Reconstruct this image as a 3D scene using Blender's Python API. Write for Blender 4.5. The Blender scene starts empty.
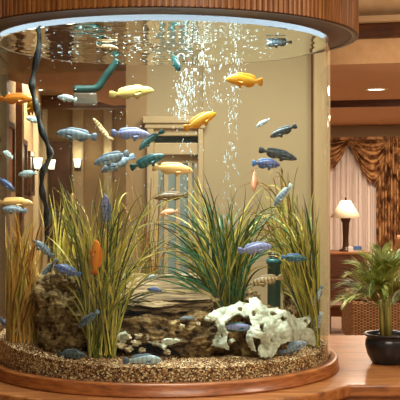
import bpy, bmesh, math, random
from mathutils import Vector, Matrix, noise
SC = bpy.context.scene
COL = SC.collection
random.seed(7)
PI = math.pi

# ------------------------------------------------------------------ camera
F = 1056.0; EYE = 1.45; HOR = 190.0
cam = bpy.data.cameras.new('camera'); cam.sensor_width = 36; cam.lens = F / 400 * 36
cam.shift_y = (HOR - 200) / 400
cam.clip_end = 100
co = bpy.data.objects.new('camera', cam); COL.objects.link(co)
co.location = (0, 0, EYE); co.rotation_euler = (PI / 2, 0, 0)
SC.camera = co

def lin(r, g, b):
    f = lambda c: (c / 255 / 12.92) if c / 255 <= .04045 else ((c / 255 + .055) / 1.055) ** 2.4
    return (f(r), f(g), f(b), 1)

# ------------------------------------------------------------------ world, lights, exposure
w = bpy.data.worlds.new('world'); SC.world = w; w.use_nodes = True
w.node_tree.nodes['Background'].inputs[0].default_value = (1.0, .86, .72, 1)
w.node_tree.nodes['Background'].inputs[1].default_value = .32
SC.view_settings.view_transform = 'Standard'; SC.view_settings.look = 'None'
SC.view_settings.gamma = 1; SC.view_settings.use_curve_mapping = False
SC.view_settings.exposure = 0.14
SC.cycles.transparent_max_bounces = 40
SC.cycles.max_bounces = 10

def area(name, loc, size, power, color, rot=(0, 0, 0), shape='DISK', size_y=None):
    l = bpy.data.lights.new(name, 'AREA'); l.shape = shape; l.size = size; l.energy = power; l.color = color
    if size_y: l.size_y = size_y
    o = bpy.data.objects.new(name, l); COL.objects.link(o); o.location = loc; o.rotation_euler = rot
    return o
CX, CY, R = -.166, 4.80, .75          # tank axis and radius
area('hood_lamp', (CX, CY - .1, 2.62), .95, 84, (.92, 1.0, .96))
area('lobby_ceiling_lamp', (-1.6, 11.5, 2.70), 2.2, 150, (1, .87, .70))
area('partition_fill', (0.1, 6.5, 2.70), 1.2, 50, (1, .88, .72))  # added fill that brightens the partition behind the tank, no fixture
area('sitting_ceiling_lamp', (2.3, 10.0, 2.41), 1.0, 64, (1, .84, .66))
area('curtain_fill', (2.2, 12.9, 2.34), .9, 76, (1, .85, .68))  # added fill for the curtains and sheers, no fixture here
area('bulkhead_fill', (2.2, 6.6, 2.0), .8, 26, (1, .84, .64), (math.radians(115), 0, 0))  # added fill hung in mid-air to brighten the bulkhead
area('camera_side_fill', (.6, 1.6, 2.72), 1.6, 95, (1, .87, .70))  # added fill above the camera side for hood front and counter
area('front_right_fill', (2.6, 3.2, 2.70), .8, 62, (1, .87, .70))  # added fill out of view, brightens palm, counter and woven chair

# ------------------------------------------------------------------ materials
def mat(name):
    m = bpy.data.materials.new(name); m.use_nodes = True
    return m, m.node_tree.nodes, m.node_tree.links, m.node_tree.nodes['Principled BSDF']
def spec(b, rough, ior_spec=.5, metal=0, coat=0):
    b.inputs['Roughness'].default_value = rough; b.inputs['Specular IOR Level'].default_value = ior_spec
    b.inputs['Metallic'].default_value = metal; b.inputs['Coat Weight'].default_value = coat
    b.inputs['Coat Roughness'].default_value = .08
def plain(name, c, rough=.5, sp=.4, metal=0, coat=0, var=.0, scale=20, bump=0):
    m, n, l, b = mat(name); spec(b, rough, sp, metal, coat)
    if var or bump:
        tc = n.new('ShaderNodeTexCoord'); t = n.new('ShaderNodeTexNoise'); t.inputs['Scale'].default_value = scale
        t.inputs['Detail'].default_value = 4
        l.new(tc.outputs['Object'], t.inputs['Vector'])
        rp = n.new('ShaderNodeValToRGB'); rp.color_ramp.elements[0].position = .3; rp.color_ramp.elements[1].position = .7
        rp.color_ramp.elements[0].color = [x * (1 - var) for x in c[:3]] + [1]
        rp.color_ramp.elements[1].color = [min(1, x * (1 + var)) for x in c[:3]] + [1]
        l.new(t.outputs['Fac'], rp.inputs[0]); l.new(rp.outputs[0], b.inputs['Base Color'])
        if bump:
            bp = n.new('ShaderNodeBump'); bp.inputs['Strength'].default_value = bump; bp.inputs['Distance'].default_value = .01
            l.new(t.outputs['Fac'], bp.inputs['Height']); l.new(bp.outputs[0], b.inputs['Normal'])
    else:
        b.inputs['Base Color'].default_value = c
    return m
def ramp(n, stops):
    rp = n.new('ShaderNodeValToRGB'); e = rp.color_ramp.elements
    while len(e) < len(stops): e.new(.5)
    for k, (p, c) in enumerate(stops): e[k].position = p; e[k].color = c
    return rp
def noisy(name, stops, scale=(1, 1, 1), nscale=6, detail=6, rough=.5, sp=.4, coat=0, bump=0, bdist=.01, vor=0, distort=0):
    m, n, l, b = mat(name); spec(b, rough, sp, 0, coat)
    tc = n.new('ShaderNodeTexCoord'); mp = n.new('ShaderNodeMapping'); mp.inputs['Scale'].default_value = scale
    l.new(tc.outputs['Object'], mp.inputs[0])
    if vor:
        t = n.new('ShaderNodeTexVoronoi'); t.inputs['Scale'].default_value = nscale
        l.new(mp.outputs[0], t.inputs['Vector'])
        sx = n.new('ShaderNodeSeparateColor'); l.new(t.outputs['Color'], sx.inputs[0]); fac = sx.outputs[0]; h = t.outputs['Distance']
    else:
        t = n.new('ShaderNodeTexNoise'); t.inputs['Scale'].default_value = nscale; t.inputs['Detail'].default_value = detail
        t.inputs['Roughness'].default_value = .62; t.inputs['Distortion'].default_value = distort
        l.new(mp.outputs[0], t.inputs['Vector']); fac = t.outputs['Fac']; h = fac
    rp = ramp(n, stops); l.new(fac, rp.inputs[0]); l.new(rp.outputs[0], b.inputs['Base Color'])
    if bump:
        bp = n.new('ShaderNodeBump'); bp.inputs['Strength'].default_value = bump; bp.inputs['Distance'].default_value = bdist
        if vor: bp.invert = True
        l.new(h, bp.inputs['Height']); l.new(bp.outputs[0], b.inputs['Normal'])
    return m
def emit(name, c, s):
    m, n, l, b = mat(name)
    b.inputs['Base Color'].default_value = c; b.inputs['Emission Color'].default_value = c; b.inputs['Emission Strength'].default_value = s
    return m
def clear(name, tint, ior, both=False, rough=.0, refl=(1, 1, 1, 1), scale=1.0):
    """see-through sheet: lets light straight through and mirrors by Fresnel"""
    m, n, l, b = mat(name); out = [x for x in n if x.type == 'OUTPUT_MATERIAL'][0]; n.remove(b)
    tr = n.new('ShaderNodeBsdfTransparent'); tr.inputs[0].default_value = tint
    gl = n.new('ShaderNodeBsdfGlossy'); gl.inputs['Roughness'].default_value = rough; gl.inputs[0].default_value = refl
    fr = n.new('ShaderNodeFresnel'); fr.inputs['IOR'].default_value = ior
    mx = n.new('ShaderNodeMixShader'); fac = fr.outputs[0]
    if not both:
        ge = n.new('ShaderNodeNewGeometry'); ma = n.new('ShaderNodeMath'); ma.operation = 'SUBTRACT'; ma.inputs[0].default_value = 1
        l.new(ge.outputs['Backfacing'], ma.inputs[1])
        mu = n.new('ShaderNodeMath'); mu.operation = 'MULTIPLY'; l.new(fac, mu.inputs[0]); l.new(ma.outputs[0], mu.inputs[1]); fac = mu.outputs[0]
    if scale != 1:
        mu = n.new('ShaderNodeMath'); mu.operation = 'MULTIPLY'; l.new(fac, mu.inputs[0]); mu.inputs[1].default_value = scale; fac = mu.outputs[0]
    l.new(fac, mx.inputs[0]); l.new(tr.outputs[0], mx.inputs[1]); l.new(gl.outputs[0], mx.inputs[2]); l.new(mx.outputs[0], out.inputs[0])
    return m

def half_clear(name, c, k):
    m, n, l, b = mat(name); spec(b, .12, .8); b.inputs['Base Color'].default_value = c; b.inputs['Alpha'].default_value = k
    return m

W_RED = [(.25, lin(96, 48, 20)), (.5, lin(140, 76, 36)), (.75, lin(172, 102, 54))]
M = {}
M['counter'] = noisy('varnished_counter_wood', [(.28, lin(92, 50, 24)), (.5, lin(148, 90, 46)), (.72, lin(180, 118, 66))], (1.2, 9, 9), 4, 8, .38, .4, coat=.12, distort=.6)
M['ringwood'] = noisy('varnished_ring_wood', [(.28, lin(96, 52, 22)), (.5, lin(146, 84, 40)), (.72, lin(172, 108, 56))], (3, 3, 22), 4, 8, .38, .4, coat=.12, distort=.4)
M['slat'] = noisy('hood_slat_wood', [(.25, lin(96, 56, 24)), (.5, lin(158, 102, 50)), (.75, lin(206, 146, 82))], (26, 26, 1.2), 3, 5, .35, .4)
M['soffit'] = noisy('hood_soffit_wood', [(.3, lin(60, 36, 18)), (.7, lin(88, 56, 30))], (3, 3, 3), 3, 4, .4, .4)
M['darkwood'] = noisy('dark_stained_wood', [(.3, lin(52, 26, 12)), (.7, lin(92, 50, 24))], (2, 10, 10), 3, 5, .35, .4)
M['midwood'] = noisy('mid_brown_wood', [(.3, lin(82, 46, 22)), (.7, lin(130, 78, 40))], (2, 10, 10), 3, 5, .35, .4)
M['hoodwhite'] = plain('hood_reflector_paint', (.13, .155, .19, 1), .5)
M['tan_ceiling'] = plain('tan_ceiling_paint', lin(182, 146, 108), .8, .2, var=.05, scale=2)
M['brown_ceiling'] = plain('brown_ceiling_paint', lin(204, 158, 120), .8, .2, var=.04, scale=2)
M['beige_wall'] = plain('beige_wall_paint', lin(190, 174, 144), .8, .2, var=.04, scale=1.5)
M['tan_wall'] = plain('tan_wall_paint', lin(180, 150, 114), .8, .2, var=.06, scale=1.5)
M['bulkhead'] = noisy('textured_bulkhead_paint', [(.3, lin(186, 142, 100)), (.7, lin(206, 166, 122))], (1, 1, 1), 9, 5, .8, .2)
M['cream_trim'] = plain('cream_trim_paint', lin(208, 186, 150), .5, .3)
M['carpet'] = noisy('grey_tan_carpet', [(.3, lin(128, 104, 88)), (.7, lin(170, 144, 124))], (1, 1, 1), 40, 3, .9, .1)
M['darkglass'] = plain('dark_pane', lin(46, 60, 58), .15, .5)
M['paleglass'] = plain('pale_pane', lin(150, 168, 170), .15, .5)
M['shell'] = clear('clear_acrylic', (.985, .99, .985, 1), 1.38, scale=.8)
M['shellin'] = clear('clear_acrylic_inner', (.99, .995, .99, 1), 1.001)
M['water'] = clear('tank_water_surface', (.97, .99, .98, 1), 1.333, both=True, rough=.02, refl=(.92, .96, .94, 1))
M['waterside'] = clear('tank_water', (.935, .98, .955, 1), 1.001)
M['pot'] = plain('black_glazed_ceramic', (.012, .012, .013, 1), .28, .5)
M['soil'] = plain('potting_soil', lin(60, 40, 26), .9, .1, var=.4, scale=60)
M['frond'] = noisy('palm_leaf_green', [(.32, lin(62, 72, 22)), (.5, lin(120, 126, 50)), (.68, lin(206, 196, 116))], (1, 1, 1), 9, 4, .45, .4)
M['stem'] = noisy('palm_stem_green', [(.3, lin(96, 92, 40)), (.7, lin(158, 142, 72))], (6, 6, 1), 8, 4, .5, .3)
M['black'] = plain('black_rubber', (.014, .015, .016, 1), .35, .5)
M['cable'] = noisy('black_hose_with_grey_highlights', [(.50, (.016, .018, .02, 1)), (.62, (.10, .11, .11, 1)), (.72, (.30, .32, .32, 1))], (1, 1, .35), 34, 4, .4, .4)  # grey highlights on the black hose are put into the colour
M['teal'] = plain('dark_teal_plastic', lin(28, 86, 82), .35, .5, var=.2, scale=14)
M['greypl'] = half_clear('smoky_clear_plastic', lin(116, 110, 96), .45)
M['teal2'] = plain('dull_teal_plastic', lin(34, 66, 62), .4, .4, var=.3, scale=16)
M['bubble'] = half_clear('air_bubble', (.66, .76, .80, 1), .42)
M['lampglow'] = emit('lit_lamp_glass', (1, .86, .62, 1), 2.2)
M['downglow'] = emit('lit_downlight', (1, .92, .75, 1), 7)
M['shade'] = plain('cream_lampshade_fabric', lin(240, 222, 186), .8, .2)
M['bronze'] = plain('dark_bronze', lin(74, 50, 30), .35, .5, metal=.3)
M['blue_card'] = plain('blue_printed_card', lin(70, 100, 150), .5)
M['white_card'] = plain('white_card', lin(214, 206, 196), .5)
M['orange_art'] = noisy('orange_brown_print', [(.4, lin(150, 70, 28)), (.6, lin(196, 110, 48))], (1, 1, 1), 3, 2)
M['sheer'] = plain('sheer_voile', lin(226, 210, 198), .8, .1)
M['drape'] = noisy('gold_brown_damask', [(.38, lin(74, 42, 22)), (.48, lin(140, 92, 50)), (.58, lin(196, 148, 94))], (1, 1, .8), 11, 5, .6, .3)
M['chair_fabric'] = plain('tan_chair_fabric', lin(196, 140, 88), .8, .2, var=.1, scale=25)
def woven():
    m, n, l, b = mat('basket_weave'); spec(b, .7, .2)
    tc = n.new('ShaderNodeTexCoord'); mp = n.new('ShaderNodeMapping'); mp.inputs['Scale'].default_value = (9, 9, 20)
    l.new(tc.outputs['Object'], mp.inputs[0])
    br = n.new('ShaderNodeTexBrick'); br.inputs['Scale'].default_value = 1.0; br.inputs['Mortar Size'].default_value = .10
    br.inputs['Color1'].default_value = lin(246, 202, 148); br.inputs['Color2'].default_value = lin(212, 158, 104); br.inputs['Mortar'].default_value = lin(96, 60, 32)
    br.inputs['Mortar Smooth'].default_value = .6
    sw = n.new('ShaderNodeSeparateXYZ'); cb = n.new('ShaderNodeCombineXYZ'); l.new(mp.outputs[0], sw.inputs[0])
    ad = n.new('ShaderNodeMath'); ad.operation = 'ADD'; l.new(sw.outputs[0], ad.inputs[0]); l.new(sw.outputs[1], ad.inputs[1])
    l.new(ad.outputs[0], cb.inputs[0]); l.new(sw.outputs[2], cb.inputs[1]); l.new(cb.outputs[0], br.inputs['Vector'])
    l.new(br.outputs['Color'], b.inputs['Base Color'])
    return m
M['woven'] = woven()
M['sand'] = noisy('tank_gravel', [(.08, lin(56, 32, 16)), (.45, lin(122, 78, 44)), (.72, lin(184, 138, 90)), (.97, lin(240, 218, 172))], (1, 1, 1), 190, 0, .7, .3, bump=.7, bdist=.004, vor=1)
M['rock'] = noisy('porous_brown_rock', [(.36, lin(34, 22, 12)), (.46, lin(92, 68, 38)), (.56, lin(134, 104, 62)), (.68, lin(200, 172, 122))], (1, 1, 1), 20, 10, .85, .2, bump=1.0, bdist=.03)
M['strata'] = noisy('layered_grey_brown_rock', [(.33, lin(40, 28, 14)), (.46, lin(102, 78, 46)), (.58, lin(140, 112, 72)), (.72, lin(184, 158, 112))], (1, 1, 2.6), 17, 10, .85, .2, bump=1.0, bdist=.03, distort=1.0)
M['slab'] = noisy('layered_sandstone', [(.34, lin(50, 34, 18)), (.46, lin(104, 80, 52)), (.58, lin(146, 120, 84)), (.74, lin(182, 160, 122))], (1.0, 4, 12), 7, 9, .8, .25, bump=.4, bdist=.015)
M['crust'] = noisy('pale_mint_mineral_crust', [(.36, lin(128, 116, 86)), (.45, lin(174, 176, 156)), (.6, lin(204, 208, 190))], (1, 1, 1), 16, 8, .8, .2, bump=.8, bdist=.015)
M['cream_nod'] = noisy('cream_stone', [(.3, lin(150, 126, 90)), (.7, lin(222, 208, 172))], (1, 1, 1), 18, 5, .8, .25)
def bladem(name, edge, mid, core, var=.25):
    m, n, l, b = mat(name); spec(b, .38, .4)
    uv = n.new('ShaderNodeUVMap'); sp = n.new('ShaderNodeSeparateXYZ'); l.new(uv.outputs[0], sp.inputs[0])
    rp = ramp(n, [(.0, edge), (.28, edge), (.4, mid), (.5, core), (.6, mid), (.72, edge), (1.0, edge)]); l.new(sp.outputs[0], rp.inputs[0])
    tc = n.new('ShaderNodeTexCoord'); t = n.new('ShaderNodeTexNoise'); t.inputs['Scale'].default_value = 7; l.new(tc.outputs['Object'], t.inputs['Vector'])
    hv = n.new('ShaderNodeHueSaturation'); mr = n.new('ShaderNodeMapRange')
    mr.inputs['From Min'].default_value = .3; mr.inputs['From Max'].default_value = .7; mr.inputs['To Min'].default_value = 1 - var; mr.inputs['To Max'].default_value = 1 + var
    l.new(t.outputs['Fac'], mr.inputs['Value']); l.new(mr.outputs[0], hv.inputs['Value']); l.new(rp.outputs[0], hv.inputs['Color']); l.new(hv.outputs[0], b.inputs['Base Color'])
    return m
B_YEL = bladem('yellow_green_blade', lin(204, 184, 84), lin(172, 156, 62), lin(120, 116, 44))
B_OLI = bladem('olive_blade', lin(142, 138, 56), lin(104, 112, 42), lin(62, 80, 30))
B_DRK = bladem('dark_green_blade', lin(62, 76, 32), lin(40, 58, 28), lin(28, 44, 22))
B_TEA = bladem('teal_green_blade', lin(82, 132, 92), lin(46, 100, 72), lin(26, 68, 52))
B_AMB = bladem('amber_blade', lin(222, 168, 84), lin(190, 132, 58), lin(140, 90, 36))
B_BRN = bladem('brown_blade', lin(150, 104, 50), lin(116, 76, 34), lin(84, 54, 24))
B_PAL = bladem('pale_straw_blade', lin(214, 196, 120), lin(190, 166, 84), lin(150, 128, 60))

# ------------------------------------------------------------------ helpers
def P(px, py, Y):
    return Vector(((px - 200) / F * Y, Y, EYE - (py - HOR) / F * Y))
def tag(o, label=None, cat=None, group=None, kind=None):
    if label: o['label'] = label
    if cat: o['category'] = cat
    if group: o['group'] = group
    if kind: o['kind'] = kind
    return o
def empty(name, loc=(0, 0, 0), label=None, cat=None, group=None, rz=0):
    o = bpy.data.objects.new(name, None); COL.objects.link(o); o.location = loc; o.rotation_euler = (0, 0, rz)
    o.empty_display_size = .05
    return tag(o, label, cat, group)
class MB:
    def __init__(s): s.v = []; s.f = []; s.mi = []; s.uv = []
    def add(s, vs, fs, mi=0, uvs=None):
        o = len(s.v); s.v += [tuple(v) for v in vs]
        for k, f in enumerate(fs):
            s.f.append([i + o for i in f]); s.mi.append(mi)
            s.uv.append(uvs[k] if uvs else [(0, 0)] * len(f))
        return s
    def box(s, x0, x1, y0, y1, z0, z1, mi=0):
        v = [(x, y, z) for z in (z0, z1) for y in (y0, y1) for x in (x0, x1)]
        return s.add(v, [(0, 2, 3, 1), (4, 5, 7, 6), (0, 1, 5, 4), (2, 6, 7, 3), (0, 4, 6, 2), (1, 3, 7, 5)], mi)
    def lathe(s, prof, c=(0, 0, 0), n=48, mi=0, closed=False):
        vs = []; fs = []
        for (r, z) in prof:
            for k in range(n):
                a = 2 * PI * k / n; vs.append((c[0] + r * math.cos(a), c[1] + r * math.sin(a), c[2] + z))
        m = len(prof)
        for i in range(m if closed else m - 1):
            j = (i + 1) % m
            for k in range(n):
                k2 = (k + 1) % n
                fs.append((i * n + k, i * n + k2, j * n + k2, j * n + k))
        return s.add(vs, fs, mi)
    def tube(s, pts, rad, n=8, mi=0, cap=True):
        pts = [Vector(p) for p in pts]; vs = []; fs = []; m = len(pts)
        rs = rad if isinstance(rad, (list, tuple)) else [rad] * m
        u = None
        for i, p in enumerate(pts):
            d = (pts[min(i + 1, m - 1)] - pts[max(i - 1, 0)]).normalized()
            if u is None:
                u = d.orthogonal().normalized()
            else:
                u = (u - d * u.dot(d)).normalized()
            v = d.cross(u)
            for k in range(n):
                a = 2 * PI * k / n; vs.append(p + (u * math.cos(a) + v * math.sin(a)) * rs[i])
        for i in range(m - 1):
            for k in range(n):
                k2 = (k + 1) % n; fs.append((i * n + k, i * n + k2, (i + 1) * n + k2, (i + 1) * n + k))
        if cap: fs.append(tuple(range(n - 1, -1, -1))); fs.append(tuple((m - 1) * n + k for k in range(n)))
        return s.add(vs, fs, mi)
    def ball(s, c, r, n=8, m=6, mi=0):
        vs = []; fs = []; rx, ry, rz = r if isinstance(r, (tuple, list)) else (r, r, r)
        for i in range(m + 1):
            t = PI * i / m
            for k in range(n):
                a = 2 * PI * k / n
                vs.append((c[0] + rx * math.sin(t) * math.cos(a), c[1] + ry * math.sin(t) * math.sin(a), c[2] - rz * math.cos(t)))
        for i in range(m):
            for k in range(n):
                k2 = (k + 1) % n; fs.append((i * n + k, i * n + k2, (i + 1) * n + k2, (i + 1) * n + k))
        return s.add(vs, fs, mi)
    def grid(s, fn, nu, nv, mi=0, wrap=False):
        vs = [fn(i / (nu), j / nv) for j in range(nv + 1) for i in range(nu + 1)]
        fs = [(j * (nu + 1) + i, j * (nu + 1) + i + 1, (j + 1) * (nu + 1) + i + 1, (j + 1) * (nu + 1) + i) for j in range(nv) for i in range(nu)]
        uv = [[(i / nu, j / nv), ((i + 1) / nu, j / nv), ((i + 1) / nu, (j + 1) / nv), (i / nu, (j + 1) / nv)] for j in range(nv) for i in range(nu)]
        return s.add(vs, fs, mi, uv)
    def build(s, name, mats, parent=None, smooth=True, at=None, bevel=0, solid=0, sub=0, rz=0):
        me = bpy.data.meshes.new(name); me.from_pydata(s.v, [], s.f); 
        mats = mats if isinstance(mats, (list, tuple)) else [mats]
        for m in mats: me.materials.append(m)
        me.polygons.foreach_set('material_index', s.mi); me.polygons.foreach_set('use_smooth', [smooth] * len(s.f))
        ul = me.uv_layers.new(name='UVMap'); ul.data.foreach_set('uv', [c for f in s.uv for p in f for c in p])
        me.validate(); me.update()
        o = bpy.data.objects.new(name, me); COL.objects.link(o)
        if parent: o.parent = parent
        if at is not None: o.location = at
        if rz: o.rotation_euler = (0, 0, rz)
        if solid:
            md = o.modifiers.new('solid', 'SOLIDIFY'); md.thickness = solid; md.offset = 0
        if bevel:
            md = o.modifiers.new('bevel', 'BEVEL'); md.width = bevel; md.segments = 2; md.limit_method = 'ANGLE'
        if sub:
            md = o.modifiers.new('sub', 'SUBSURF'); md.levels = sub; md.render_levels = sub
        return o
def struct(mb, name, m, **k):
    return tag(mb.build(name, m, smooth=k.pop('smooth', False), **k), kind='structure')
def lerp(a, b, t): return a + (b - a) * t
def smooth_path(pts, n=6):
    """Catmull-Rom through the points"""
    out = []; pts = [Vector(p) for p in pts]; q = [pts[0] * 2 - pts[1]] + pts + [pts[-1] * 2 - pts[-2]]
    for i in range(1, len(q) - 2):
        for k in range(n):
            t = k / n; p0, p1, p2, p3 = q[i - 1], q[i], q[i + 1], q[i + 2]
            out.append(.5 * ((2 * p1) + (p2 - p0) * t + (2 * p0 - 5 * p1 + 4 * p2 - p3) * t * t + (3 * p1 - p0 - 3 * p2 + p3) * t ** 3))
    out.append(pts[-1]); return out
def inside(p, rmax=.70):
    d = Vector((p[0] - CX, p[1] - CY)); r = d.length
    if r > rmax: d *= rmax / r
    return Vector((CX + d.x, CY + d.y, p[2]))
def inpoly(x, y, poly):
    c = False; j = len(poly) - 1
    for i in range(len(poly)):
        xi, yi = poly[i]; xj, yj = poly[j]
        if (yi > y) != (yj > y) and x < (xj - xi) * (y - yi) / (yj - yi) + xi: c = not c
        j = i
    return c

# ================================================================== THE ROOM
struct(MB().box(-8, 8, -1, 19, -.1, 0), 'floor', M['carpet'])
CEIL = 2.75
# lobby ceiling on the left and over the tank
struct(MB().box(-8, .95, 5.9, 17, CEIL, CEIL + .1), 'ceiling_lobby', M['tan_ceiling'])
struct(MB().box(-8, 8, -.5, 5.9, CEIL + .02, CEIL + .12), 'ceiling_front', M['tan_ceiling'])

# sitting-room side, turned a little so its right end comes nearer
RZ = math.radians(-14)
RO = Vector((2.36, 15.0, 0))
def rot_obj(o): o.location = RO; o.rotation_euler = (0, 0, RZ); return o
def L2W(u, v, z): return RO + Matrix.Rotation(RZ, 3, 'Z') @ Vector((u, v, z))
rot_obj(struct(MB().box(-1.9, 4.5, 0, .15, 0, 2.36), 'wall_back_sitting', M['tan_wall']))
rot_obj(struct(MB().box(-2.2, 4.5, -3.5, .15, 2.36, 2.42), 'ceiling_soffit', M['brown_ceiling']))
rot_obj(struct(MB().box(-2.2, 4.5, -3.54, -3.5, 2.355, 2.43), 'trim_1', M['darkwood']))
rot_obj(struct(MB().box(-2.6, 4.5, -6.8, -3.5, 2.43, 2.50), 'ceiling_sitting', M['brown_ceiling']))
rot_obj(struct(MB().box(-2.6, 4.5, -6.86, -6.8, 2.43, 2.63), 'wall_bulkhead', M['bulkhead']))
rot_obj(struct(MB().box(-2.6, 4.5, -6.93, -6.8, 2.62, 2.735), 'trim_2', M['darkwood'], bevel=.012))
rot_obj(struct(MB().box(-2.6, 4.5, -7.0, -6.8, 2.735, 2.78), 'ceiling_edge', M['tan_ceiling']))
rot_obj(struct(MB().box(-2.6, 4.5, -6.86, -6.8, 2.735, 3.0), 'wall_upper_bulkhead', M['bulkhead']))
struct(MB().box(4.2, 4.35, -.5, 17, 0, 3.0), 'wall_right', M['tan_wall'])

# partition wall behind the tank (beige) and a cream strip added for the refraction at the tank's right edge
YP = 7.9
def X(px, Y): return (px - 200) / F * Y
struct(MB().box(X(203, YP), X(312, YP), YP, YP + .2, 0, CEIL), 'wall_partition', M['beige_wall'])
struct(MB().box(X(313, YP), X(329.5, YP), YP - .05, YP + .25, 0, CEIL), 'wall_refraction_strip', M['cream_trim'], bevel=.01)  # added strip in place of the bent view at the glass edge
struct(MB().box(X(311, YP), X(313, YP), YP - .01, YP + .2, 0, CEIL), 'trim_3', M['midwood'])
# doorway in the middle: cream casing, lintel, transom, glazed doors
def Z(py, Y): return EYE - (py - HOR) / F * Y
dr = MB()
dr.box(X(147, YP), X(154, YP), YP - .06, YP + .2, 0, Z(118, YP)); dr.box(X(198, YP), X(203, YP), YP - .06, YP + .2, 0, Z(118, YP))
dr.box(X(143, YP), X(207, YP), YP - .09, YP + .2, Z(124, YP), Z(117, YP)); dr.box(X(145, YP), X(205, YP), YP - .07, YP + .2, Z(129, YP), Z(124, YP))
dr.box(X(154, YP), X(198, YP), YP - .03, YP + .2, Z(136, YP), Z(129, YP)); dr.box(X(154, YP), X(198, YP), YP - .04, YP + .2, Z(155, YP), Z(143, YP))
struct(dr, 'door_frame', M['cream_trim'], bevel=.008)
struct(MB().box(X(147, YP), X(203, YP), YP + .02, YP + .2, Z(117, YP), CEIL), 'wall_over_door', M['beige_wall'])
struct(MB().box(X(154, YP), X(198, YP), YP + .05, YP + .07, Z(143, YP), Z(136, YP)), 'window_1', M['darkglass'])
dl = MB()
for a, b in ((154, 158), (164, 168), (176, 180), (188, 192), (194, 198)): dl.box(X(a, YP), X(b, YP), YP + .03, YP + .08, 0, Z(155, YP))
dl.box(X(154, YP), X(198, YP), YP + .035, YP + .075, 0, .25); dl.box(X(154, YP), X(198, YP), YP + .035, YP + .075, Z(163, YP), Z(155, YP))
struct(dl, 'door_1', M['cream_trim'])
struct(MB().box(X(154, YP), X(198, YP), YP + .05, YP + .06, .2, Z(160, YP)), 'door_glazing', M['paleglass'])
struct(MB().box(X(126, YP), X(147, YP), YP, YP + .2, 0, CEIL), 'wall_beside_door', M['tan_wall'])
# far left of the lobby
YF = 16.0
struct(MB().box(X(-10, YF), X(140, YF), YF, YF + .2, 0, CEIL), 'wall_back_lobby', M['tan_wall'])
struct(MB().box(X(36, 14.5), X(126, 14.5), 14.5, 14.8, Z(108, 14.5), CEIL), 'ceiling_beam', M['midwood'])
struct(MB().box(X(50, YF), X(71, YF), YF - .06, YF + .1, 0, Z(142, YF)), 'door_2', noisy('plum_brown_door', [(.3, lin(92, 62, 50)), (.7, lin(120, 84, 66))], (1, 1, 1), 5))
for k, (a, b) in enumerate(((73, 84), (104, 113))):
    struct(MB().box(X(a, YF), X(b, YF), YF - .12, YF, 0, CEIL), 'wall_column_%d' % (k + 1), M['cream_trim'], bevel=.02)
# left wall, running back at a slant, with pilasters
A0 = Vector((X(-14, 8.0), 8.0, 0)); A1 = Vector((X(48, 16.0), 16.0, 0)); dW = (A1 - A0); LW = dW.length; aW = math.atan2(dW.y, dW.x)
o = struct(MB().box(0, LW, 0, .15, 0, CEIL), 'wall_left', M['tan_wall'], at=A0, rz=aW)
struct(MB().box(-8, A0.x, 8.0, 8.15, 0, CEIL), 'wall_left_return', M['tan_wall'])
struct(MB().box(-8.15, -8, -1, 17, 0, 3.0), 'wall_far_left', M['tan_wall'])
nW = Vector((dW.y, -dW.x, 0)).normalized()
def on_left(px, off=.0):
    # point of the left wall seen at picture column px
    k = (px - 200) / F
    t = (k * A0.y - A0.x) / (dW.x - k * dW.y); p = A0 + dW * t
    return p + nW * off, t * LW
for k, px in enumerate((1, 17, 34, 43)):
    p, t = on_left(px); struct(MB().box(t - .12, t + .12, -.06, 0, 0, CEIL), 'trim_%d' % (10 + k), M['midwood'] if k < 2 else M['cream_trim'], at=A0, rz=aW)
tp = [('tall framed orange print on the lobby wall, nearest the left edge', 3, 11, 122, 192, M['orange_art']),
      ('dark framed picture on the lobby wall, second from the left', 19.5, 24, 140, 200, M['darkglass']),
      ('small dark framed picture beside the leftmost wall sconce, deepest along the lobby wall', 27, 31.5, 152, 196, M['darkglass'])]
for lab, a, b, y0, y1, m in tp:
    pa, ta = on_left(a); pb, tb = on_left(b); Ym = (pa.y + pb.y) / 2
    r = empty('framed_picture', A0, lab, 'picture', 'framed pictures on the lobby wall', aW)
    z0, z1 = Z(y1, Ym), Z(y0, Ym)
    fb = MB(); w_ = .05
    fb.box(ta, tb, -.04, -.001, z0, z0 + w_); fb.box(ta, tb, -.04, -.001, z1 - w_, z1); fb.box(ta, ta + w_, -.04, -.001, z0, z1); fb.box(tb - w_, tb, -.04, -.001, z0, z1)
    fb.build('frame', M['darkwood'], r, False); MB().box(ta + w_, tb - w_, -.02, -.002, z0 + w_, z1 - w_).build('print', m, r, False)
def sconce(p, n, label):
    r = empty('wall_sconce', p, label, 'lamp', 'lobby wall sconces', math.atan2(n.y, n.x))
    MB().box(0, .03, -.05, .05, -.12, .06).build('back_plate', M['bronze'], r, False, bevel=.008)
    MB().lathe([(.035, -.07), (.055, .06)], (.08, 0, 0), 16).build('glass_shade', M['lampglow'], r, solid=.006)
    MB().tube([(.03, 0, -.06), (.08, 0, -.09), (.08, 0, -.05)], .012).build('arm', M['bronze'], r)
    l = bpy.data.lights.new('sconce_light', 'POINT'); l.energy = 1.2; l.color = (1, .86, .62); l.shadow_soft_size = .08
    q = bpy.data.objects.new('sconce_bulb', l); COL.objects.link(q); q.location = Vector(p) + Vector(n) * .14 + Vector((0, 0, .12))
p, t = on_left(31); sconce(Vector((p.x, p.y, Z(163, p.y))), nW, 'glowing wall sconce on the left lobby wall, the nearest of its kind')
p, t = on_left(41); sconce(Vector((p.x, p.y, Z(164, p.y))) + nW * .06, nW, 'glowing wall sconce on the left lobby wall, farther back beside the plum brown door')
sconce(Vector((X(78, YF - .12), YF - .12, Z(163, YF))), Vector((0, -1, 0)), 'bright wall sconce on the cream column right of the plum brown door')
sconce(Vector((X(108, YF - .12), YF - .12, Z(163, YF))), Vector((0, -1, 0)), 'wall sconce on the column behind the two grey-blue fish')
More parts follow.
